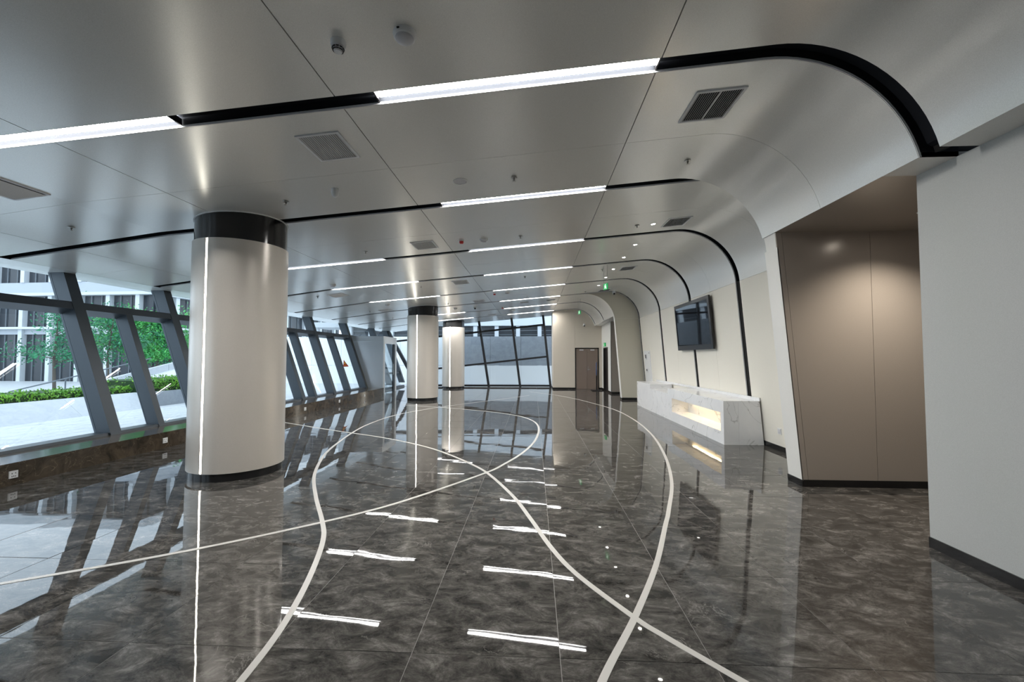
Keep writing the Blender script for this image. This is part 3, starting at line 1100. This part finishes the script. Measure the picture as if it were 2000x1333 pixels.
for i, (x, y) in enumerate(((2.2, 7.76), (2.21, 9.18), (2.21, 10.34), (2.21, 11.7), (2.21, 12.92), (2.21, 14.36))):
    z = cz(x)
    t = empty('recessed_spotlight', (x, y, z))
    tag(t, '%s small lit spotlight of the row above the reception counter' % ORD[i], 'spotlight', 'recessed spotlights')
    mesh('trim_ring', lathe(x, y, [(.05, z + .002), (.05, z - .006), (.036, z - .006), (.036, z + .002)], 24, lambda x_, x0=x: S * (x_ - x0)), 'white_plastic', t, 30)
    mesh('lamp_face', lathe(x, y, [(.035, z - .001), (.035, z - .004), (.003, z - .0045)], 20, lambda x_, x0=x: S * (x_ - x0)), 'spot_light', t)
    ld = bpy.data.lights.new('spot_beam', 'SPOT')
    ld.energy = 9
    ld.color = (1, .92, .8)
    ld.spot_size = math.radians(95)
    ld.spot_blend = .8
    ld.shadow_soft_size = .03
    lo_ = bpy.data.objects.new('spot_beam', ld)
    COL.objects.link(lo_)
    lo_.parent = t
    lo_.location = (0, 0, -.02)
# corridor downlight
t = empty('corridor_downlight', (4.25, 4.75, ZS))
tag(t, 'round downlight in the brown corridor ceiling behind the header', 'spotlight')
mesh('trim_ring', lathe(4.25, 4.75, [(.055, ZS + .002), (.055, ZS - .006), (.04, ZS - .006), (.04, ZS + .002)], 24), 'white_plastic', t, 30)
mesh('lamp_face', lathe(4.25, 4.75, [(.039, ZS - .001), (.039, ZS - .004), (.003, ZS - .0045)], 20), 'spot_light', t)
ld = bpy.data.lights.new('spot_beam', 'SPOT')
ld.energy = 85
ld.color = (1, .9, .76)
ld.spot_size = math.radians(130)
ld.spot_blend = .9
ld.shadow_soft_size = .04
lo_ = bpy.data.objects.new('spot_beam', ld)
COL.objects.link(lo_)
lo_.parent = t
lo_.location = (0, 0, -.02)


def exit_sign(x, y, z0, z1, label):
    zt_ = cz(x)
    t = empty('exit_sign', (x, y, z0))
    tag(t, label, 'exit sign', 'hanging exit signs')
    # the panel hangs edge-on to the hall, facing sideways
    b = [(x - .045, y + .05, z0), (x - .02, y + .06, z0), (x + .05, y - .1, z0), (x + .025, y - .11, z0)]
    mesh('panel', hexa(b, [(p[0], p[1], z1) for p in b]), 'sign_green', t)
    # running figure and arrow on the near face
    n0, n1 = Vector((x - .045, y + .05)), Vector((x + .025, y - .11))
    d = n1 - n0
    nrm = Vector((-abs(d.y), -abs(d.x))).normalized() * .002

    def mark(u0, u1, w0, w1):
        p, q = n0 + d * u0 + nrm, n0 + d * u1 + nrm
        h_ = z1 - z0
        zz0, zz1 = z0 + h_ * w0, z0 + h_ * w1
        m_ = -nrm * .5
        return hexa([(p.x, p.y, zz0), (q.x, q.y, zz0), (q.x + m_.x, q.y + m_.y, zz0), (p.x + m_.x, p.y + m_.y, zz0)], [(p.x, p.y, zz1), (q.x, q.y, zz1), (q.x + m_.x, q.y + m_.y, zz1), (p.x + m_.x, p.y + m_.y, zz1)])
    mesh('running_figure', join(mark(.42, .58, .74, .9), mark(.4, .58, .4, .72), mark(.25, .42, .55, .66), mark(.56, .74, .5, .6), mark(.5, .72, .28, .42), mark(.66, .76, .12, .36), mark(.28, .46, .2, .42)), 'sign_white', t)
    for dx, dy in ((-.035, .045), (.035, -.09)):
        mesh('hanging_rod', tube([(x + dx, y + dy, z1), (x + dx, y + dy, zt_)], [.004, .004], 6), 'chrome', t)


exit_sign(1.89, 11.1, 3.38, 3.54, 'green hanging exit sign on thin rods above the reception counter')
exit_sign(1.9, 17.56, 3.4, 3.55, 'small green hanging exit sign farther away before the far arches')
t = empty('exit_sign', (3.42, 20.3, 2.12))
tag(t, 'green lit exit sign on the white wall above the dark door', 'exit sign')
mesh('panel', box(3.36, 3.418, 20.12, 20.5, 2.13, 2.3), 'sign_green', t)
mesh('running_figure', join(box(3.357, 3.361, 20.28, 20.33, 2.25, 2.28), box(3.357, 3.361, 20.27, 20.33, 2.19, 2.245), box(3.357, 3.361, 20.33, 20.38, 2.21, 2.225), box(3.357, 3.361, 20.24, 20.28, 2.15, 2.19), box(3.357, 3.361, 20.31, 20.35, 2.15, 2.19)), 'sign_white', t)


def camera_dome(x, y, z, label, wall=False):
    t = empty('security_camera', (x, y, z))
    tag(t, label, 'camera', 'security cameras')
    if wall:
        mesh('mount', box(x - .03, x + .03, y - .02, y, z - .04, z + .05), 'white_plastic', t)
    else:
        mesh('mount', lathe(x, y, [(.06, z + .03), (.06, z - .005), (.03, z - .01)], 20), 'white_plastic', t, 30)
    mesh('housing', lathe(x, y - .06 * wall, [(.02, z), (.055, z - .01), (.062, z - .05), (.058, z - .09), (.04, z - .1)], 20), 'white_plastic', t, 40)
    mesh('lens', lathe(x, y - .06 * wall - .03, [(.035, z - .06), (.042, z - .08), (.03, z - .115), (.004, z - .13)], 16), 'black_plastic', t, 40)


camera_dome(3.02, 15.9, 4.08, 'white dome camera at the top of the olive recess end')
camera_dome(-2.37, 16.85, cz(-2.37), 'dark-lensed dome camera on the ceiling right of the middle column')
camera_dome(2.54, YT, 3.28, 'white dome camera on the tan end wall above the double door', True)

# standing display by the door
t = empty('display_stand', (3.02, 20.45, 0))
tag(t, 'slim black display stand with a blue screen beside the double door', 'display stand')
mesh('base', box(2.78, 3.26, 20.2, 20.75, 0, .03), 'black_plastic', t)
mesh('pole', box(2.99, 3.05, 20.42, 20.48, .03, 1.0), 'black_plastic', t)
b = [(2.975, 20.2, .72), (3.0, 20.18, .72), (3.06, 20.68, .72), (3.035, 20.7, .72)]
mesh('screen_case', hexa(b, [(p[0], p[1], 1.38) for p in b]), 'black_plastic', t)
b = [(2.972, 20.22, .76), (2.98, 20.22, .76), (3.035, 20.67, .76), (3.027, 20.67, .76)]
mesh('screen_glass', hexa(b, [(p[0], p[1], 1.34) for p in b]), 'sign_blue', t)

# warning triangle on the glass
t = empty('warning_sticker', (xi(1.4) - .16, 16.95, 1.3))
tag(t, 'red triangular warning sticker on the glass between leaning mullions', 'sticker')


def tri(name, y0, y1, z0, z1, d, material):
    def q(y, z, dd):
        return (xi(z) - dd, y, z)
    mesh(name, ([q(y0, z0, d), q(y1, z0, d), q((y0 + y1) / 2, z1, d), q(y0, z0, d + .002), q(y1, z0, d + .002), q((y0 + y1) / 2, z1, d + .002)], [(0, 1, 2), (5, 4, 3), (0, 3, 4, 1), (1, 4, 5, 2), (2, 5, 3, 0)]), material, t)


tri('triangle', 16.72, 17.24, 1.22, 1.5, BD - .055, 'red_plastic')
tri('symbol', 16.88, 17.08, 1.33, 1.42, BD - .058, 'yellow_print')
mesh('text_bar', skew(16.82, 17.14, 1.26, 1.28, BD - .058, BD - .055), 'yellow_print', t)

# ------------------------------------------------------------------ outside
gz = -.03
pv = tag(mesh('ground_outside', box(-60, 30, -20, 70, -.4, -.06), 'paving_joint'), 'pale stone ground outside', None, None, 'structure')
mesh('far_paving', join(box(-60, -12.47, -20, 70, -.06, -.04), box(-12.44, -7.4, -20, 2.4, -.06, -.04), box(-12.47, 30, 26.0, 70, -.06, -.04), box(8.3, 30, -20, 26.0, -.06, -.04), box(-12.47, -7.45, 22.4, 26., -.06, -.04), box(-7.45, 8.3, 23.45, 26., -.06, -.04)), 'paving', pv)
p0 = None
for i in range(12):
    for j in range(11):
        x0, y0 = -12.45 + i * .42, 2.4 + j * 1.82
        if p0 is None:
            p0 = mesh('paving_slab', box(x0, x0 + .408, y0, y0 + 1.808, -.06, gz), 'paving', pv)
        else:
            copy_piece(p0, pv, (x0 + .204, y0 + .904, -.06))


def leaves(n, fn, size):
    v, f = [], []
    for _ in range(n):
        c = fn()
        a = Vector((random.gauss(0, 1), random.gauss(0, 1), random.gauss(0, .6))).normalized()
        b = a.orthogonal().normalized()
        b.rotate(Matrix.Rotation(random.random() * 6.28, 3, a))
        s_ = size * random.uniform(.6, 1.3)
        d = a.cross(b)
        i = len(v)
        for u, w_ in ((-1, 0), (0, -.45), (1, 0), (0, .45)):
            v.append((c[0] + (b.x * u + d.x * w_) * s_, c[1] + (b.y * u + d.y * w_) * s_, c[2] + (b.z * u + d.z * w_) * s_))
        f.append((i, i + 1, i + 2, i + 3))
    return v, f


def planter_wall(name, label, poly, y0, y1, material, hx0, hx1, hz, hh, hlab):
    t = empty(name, (poly[0][0], (y0 + y1) / 2, 0))
    tag(t, label, 'planter', 'stone planters outside')
    n = max(1, int((y1 - y0) / 2.2))
    for i in range(n):
        a, b = y0 + (y1 - y0) * i / n, y0 + (y1 - y0) * (i + 1) / n
        mesh('stone_panel', prism(poly, a + .003, b - .003), material, t)
    h = empty('clipped_hedge', ((hx0 + hx1) / 2, (y0 + y1) / 2, hz))
    tag(h, hlab, 'hedge', 'hedges in the planters')
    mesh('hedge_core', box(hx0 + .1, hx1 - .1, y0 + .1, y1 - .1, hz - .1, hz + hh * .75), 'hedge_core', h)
    area = (hx1 - hx0) * (y1 - y0)

    def fn():
        x_ = random.uniform(hx0, hx1)
        y_ = random.uniform(y0, y1)
        top = hh * (.82 + .18 * math.sin(x_ * 9 + y_ * 7) * math.sin(y_ * 5))
        if random.random() < .45:
            x_ = hx1 - random.random() ** 2 * .25
        return (x_, y_, hz + top * random.random() ** .45)
    fo = mesh('foliage', leaves(int(area * 420), fn, .045), 'leaf_hedge', h)
    return t


planter_wall('stone_planter', 'long low stone planter with a sloping face under a clipped hedge', [(-12.5, -.06), (-13.1, .435), (-13.3, .435), (-13.3, -.06)], 2.0, 13.38, 'granite_white', -14.7, -13.36, .38, .33, 'low clipped hedge in the long sloping-faced planter')
planter_wall('stone_planter', 'upright grey stone planter nearer the foreground column', [(-12.6, -.06), (-12.6, .45), (-12.75, .45), (-12.75, -.06)], 13.42, 17.6, 'granite_grey', -15.0, -12.82, .38, .58, 'taller bright hedge in the upright grey planter')

# ramp with panelled parapet
rp = empty('ramp_parapet', (-18, 19, 0))
tag(rp, 'rising white ramp wall with panelled parapet behind the hedges', 'ramp')


def rz(y):
    return .28 + (y - 15.0) * .205


ys_ = [13.5, 15.0, 16.6, 18.2, 19.8, 21.4, 23.0]
for a, b in zip(ys_[:-1], ys_[1:]):
    za, zb_ = rz(a), rz(b)
    mesh('parapet_panel', hexa([(-18.1, a + .01, za - .3), (-17.95, a + .01, za - .3), (-17.95, b - .01, zb_ - .3), (-18.1, b - .01, zb_ - .3)], [(-18.1, a + .01, za + .02), (-17.95, a + .01, za + .02), (-17.95, b - .01, zb_ + .02), (-18.1, b - .01, zb_ + .02)]), 'granite_white', rp)
mesh('ramp_wall', hexa([(-18.1, 13.5, -.06), (-18.0, 13.5, -.06), (-18.0, 23, -.06), (-18.1, 23, -.06)], [(-18.1, 13.5, rz(13.5) - .28), (-18.0, 13.5, rz(13.5) - .28), (-18.0, 23, rz(23) - .28), (-18.1, 23, rz(23) - .28)]), 'render_white', rp)
hr = mesh('handrail', tube([(-18.6, 14, rz(14) + .3), (-18.6, 19.5, rz(19.5) + .35)], [.025, .025], 6), 'facade_frame', rp)
for y in (14.2, 15.8, 17.4, 19.2):
    mesh('rail_post', tube([(-18.6, y, -.06), (-18.6, y, rz(y) + .32)], [.025, .025], 6), 'facade_frame', rp)

# perimeter stone wall beyond the plaza and the glazed end
YW = 26.0
pw = empty('boundary_wall', (-5, YW, 0))
tag(pw, 'pale panelled boundary wall beyond the windows and glazed end', 'wall')
x = -16.0
while x < 4.5:
    x1 = x + 1.9
    mesh('base_panel', box(x + .004, x1 - .004, YW, YW + .2, -.06, 1.1), 'render_white', pw)
    mesh('upper_panel', box(x + .008, x1 - .008, YW + .02, YW + .2, 1.115, 2.91), 'granite_grey' if x > -5.6 else 'render_white', pw)
    x = x1

# building behind the glazed end
bb_ = empty('far_building', (-2, 30, 0))
tag(bb_, 'white building with dark windows and pale pilasters seen through the glazed end', 'building')
mesh('fascia', box(-14, 8, 29.7, 30.5, 3.86, 6.6), 'facade_white', bb_)
mesh('window_band', box(-14, 8, 30.1, 30.4, -.06, 3.86), 'facade_glass', bb_)
for i in range(14):
    x = -13.5 + i * 1.53
    mesh('pilaster', box(x, x + .28, 29.8, 30.2, 1.0, 3.86), 'facade_white', bb_)
for z in (3.2, 3.5):
    mesh('sunshade', box(-14, 8, 30.02, 30.1, z, z + .05), 'facade_frame', bb_)

# long building across the plaza, bending away
bl = empty('office_building', (-28, 26, 0))
tag(bl, 'long grey office building with white pilasters across the plaza', 'building')
D1 = 26.0


def seg_box(P, Q, t0, t1, d0, d1, z0, z1):
    """box along the facade line P-Q between parameters t0..t1, depth d0..d1 towards the plaza"""
    P, Q = Vector(P), Vector(Q)
    d = (Q - P).normalized()
    n = Vector((d.y, -d.x))
    a, b = P + (Q - P) * t0, P + (Q - P) * t1
    c = [a + n * d0, b + n * d0, b + n * d1, a + n * d1]
    return hexa([(q.x, q.y, z0) for q in c], [(q.x, q.y, z1) for q in c])


def at_px(px, dist):
    q = fw * dist + rt * ((px - 1000) / F_PX * dist)
    return (q.x, q.y)


A_ = (-41.0, 27.6)
B_ = (-25.6, 27.0)
C_ = (-24.6, 52.0)
for (P, Q, n) in ((A_, B_, 7), (B_, C_, 8)):
    L = (Vector(Q) - Vector(P)).length
    mesh('curtain_wall', seg_box(P, Q, 0, 1, -.4, -.1, -.06, 9.5), 'facade_glass', bl)
    mesh('spandrel', seg_box(P, Q, 0, 1, -.1, .12, 6.05, 6.8), 'facade_grey', bl)
    mesh('white_band', seg_box(P, Q, 0, 1, -.1, .35, 5.85, 6.05), 'facade_white', bl)
    mesh('ledge', seg_box(P, Q, 0, 1, -.1, .4, 3.55, 3.7), 'facade_white', bl)
    mesh('under_band', seg_box(P, Q, 0, 1, -.1, .05, 3.2, 3.55), 'facade_grey', bl)
    mesh('roof_band', seg_box(P, Q, 0, 1, -.1, .3, 9.0, 9.6), 'facade_white', bl)
    for i in range(n):
        t_ = (i + .5) / n
        w_ = .15 / L
        mesh('pilaster', seg_box(P, Q, t_ - w_, t_ + w_, -.1, .2, -.06, 5.85), 'facade_white', bl)
        mesh('pilaster', seg_box(P, Q, t_ - w_, t_ + w_, -.1, .2, 6.8, 9.0), 'facade_white', bl)
        for k in (1.3, 2.7):
            u = t_ + k / (4 * n)
            if u < 1:
                mesh('window_mullion', seg_box(P, Q, u - .03 / L, u + .03 / L, -.1, -.04, -.06, 9.0), 'facade_frame', bl)
# canopy near the boundary wall
cp = empty('white_canopy', (-16, 33, 0))
tag(cp, 'flat white entrance canopy beyond the boundary wall', 'canopy')
mesh('roof_slab', box(-17.5, -12.6, 32, 35, 3.95, 4.35), 'facade_white', cp)
for x in (-17.2, -15.0, -12.9):
    mesh('post', box(x, x + .2, 32.2, 32.4, -.06, 3.95), 'facade_white', cp)


def tree(x, y, h, r, material, label, nl):
    t = empty('garden_tree', (x, y, -.06))
    tag(t, label, 'tree', 'trees on the plaza')
    tops = []
    vf = [tube([(x, y, -.06), (x + random.uniform(-.1, .1), y, h * .4), (x + random.uniform(-.2, .2), y + .1, h * .95)], [.07, .05, .012], 7)]
    for i in range(11):
        z = h * random.uniform(.28, .85)
        a = random.random() * 6.28
        ln = r * random.uniform(.6, 1.05) * (1.1 - .5 * z / h)
        e = (x + math.cos(a) * ln, y + math.sin(a) * ln, z + random.uniform(.1, .5))
        vf.append(tube([(x, y, z), ((x + e[0]) / 2, (y + e[1]) / 2, (z + e[2]) / 2 + .05), e], [.025, .016, .005], 5))
        tops.append(e)
        tops.append(((x + e[0]) / 2, (y + e[1]) / 2, (z + e[2]) / 2 + .1))
    tops.append((x, y, h * .95))
    mesh('trunk', join(*vf), 'bark', t)

    def fn():
        c = random.choice(tops)
        s_ = r * .26
        return (c[0] + random.gauss(0, s_), c[1] + random.gauss(0, s_), c[2] + random.gauss(0, s_ * .55))
    mesh('foliage', leaves(nl, fn, .07), material, t)


tree(-22.14, 18.36, 4.20, 1.5, 'leaf_dark', 'dark green tree at the left edge beyond the hedge', 2300)
tree(-21.38, 20.09, 4.30, 1.4, 'leaf_dark', 'dark bushy tree with a bare trunk left of the big leaning mullion', 2300)
tree(-21.82, 21.82, 4.09, 1.5, 'leaf_bright', 'brighter tree just left of the big leaning mullion', 11300)
tree(-20.95, 22.25, 3.78, 1.0, 'leaf_dark', 'narrow tree seen between the first two leaning mullions', 1300)
tree(-20.41, 22.57, 3.46, 1.0, 'leaf_bright', 'light green young tree behind the small mullion', 1300)
tree(-20.30, 23.76, 4.51, 1.3, 'leaf_bright', 'tall light green tree right of the small mullion', 2300)
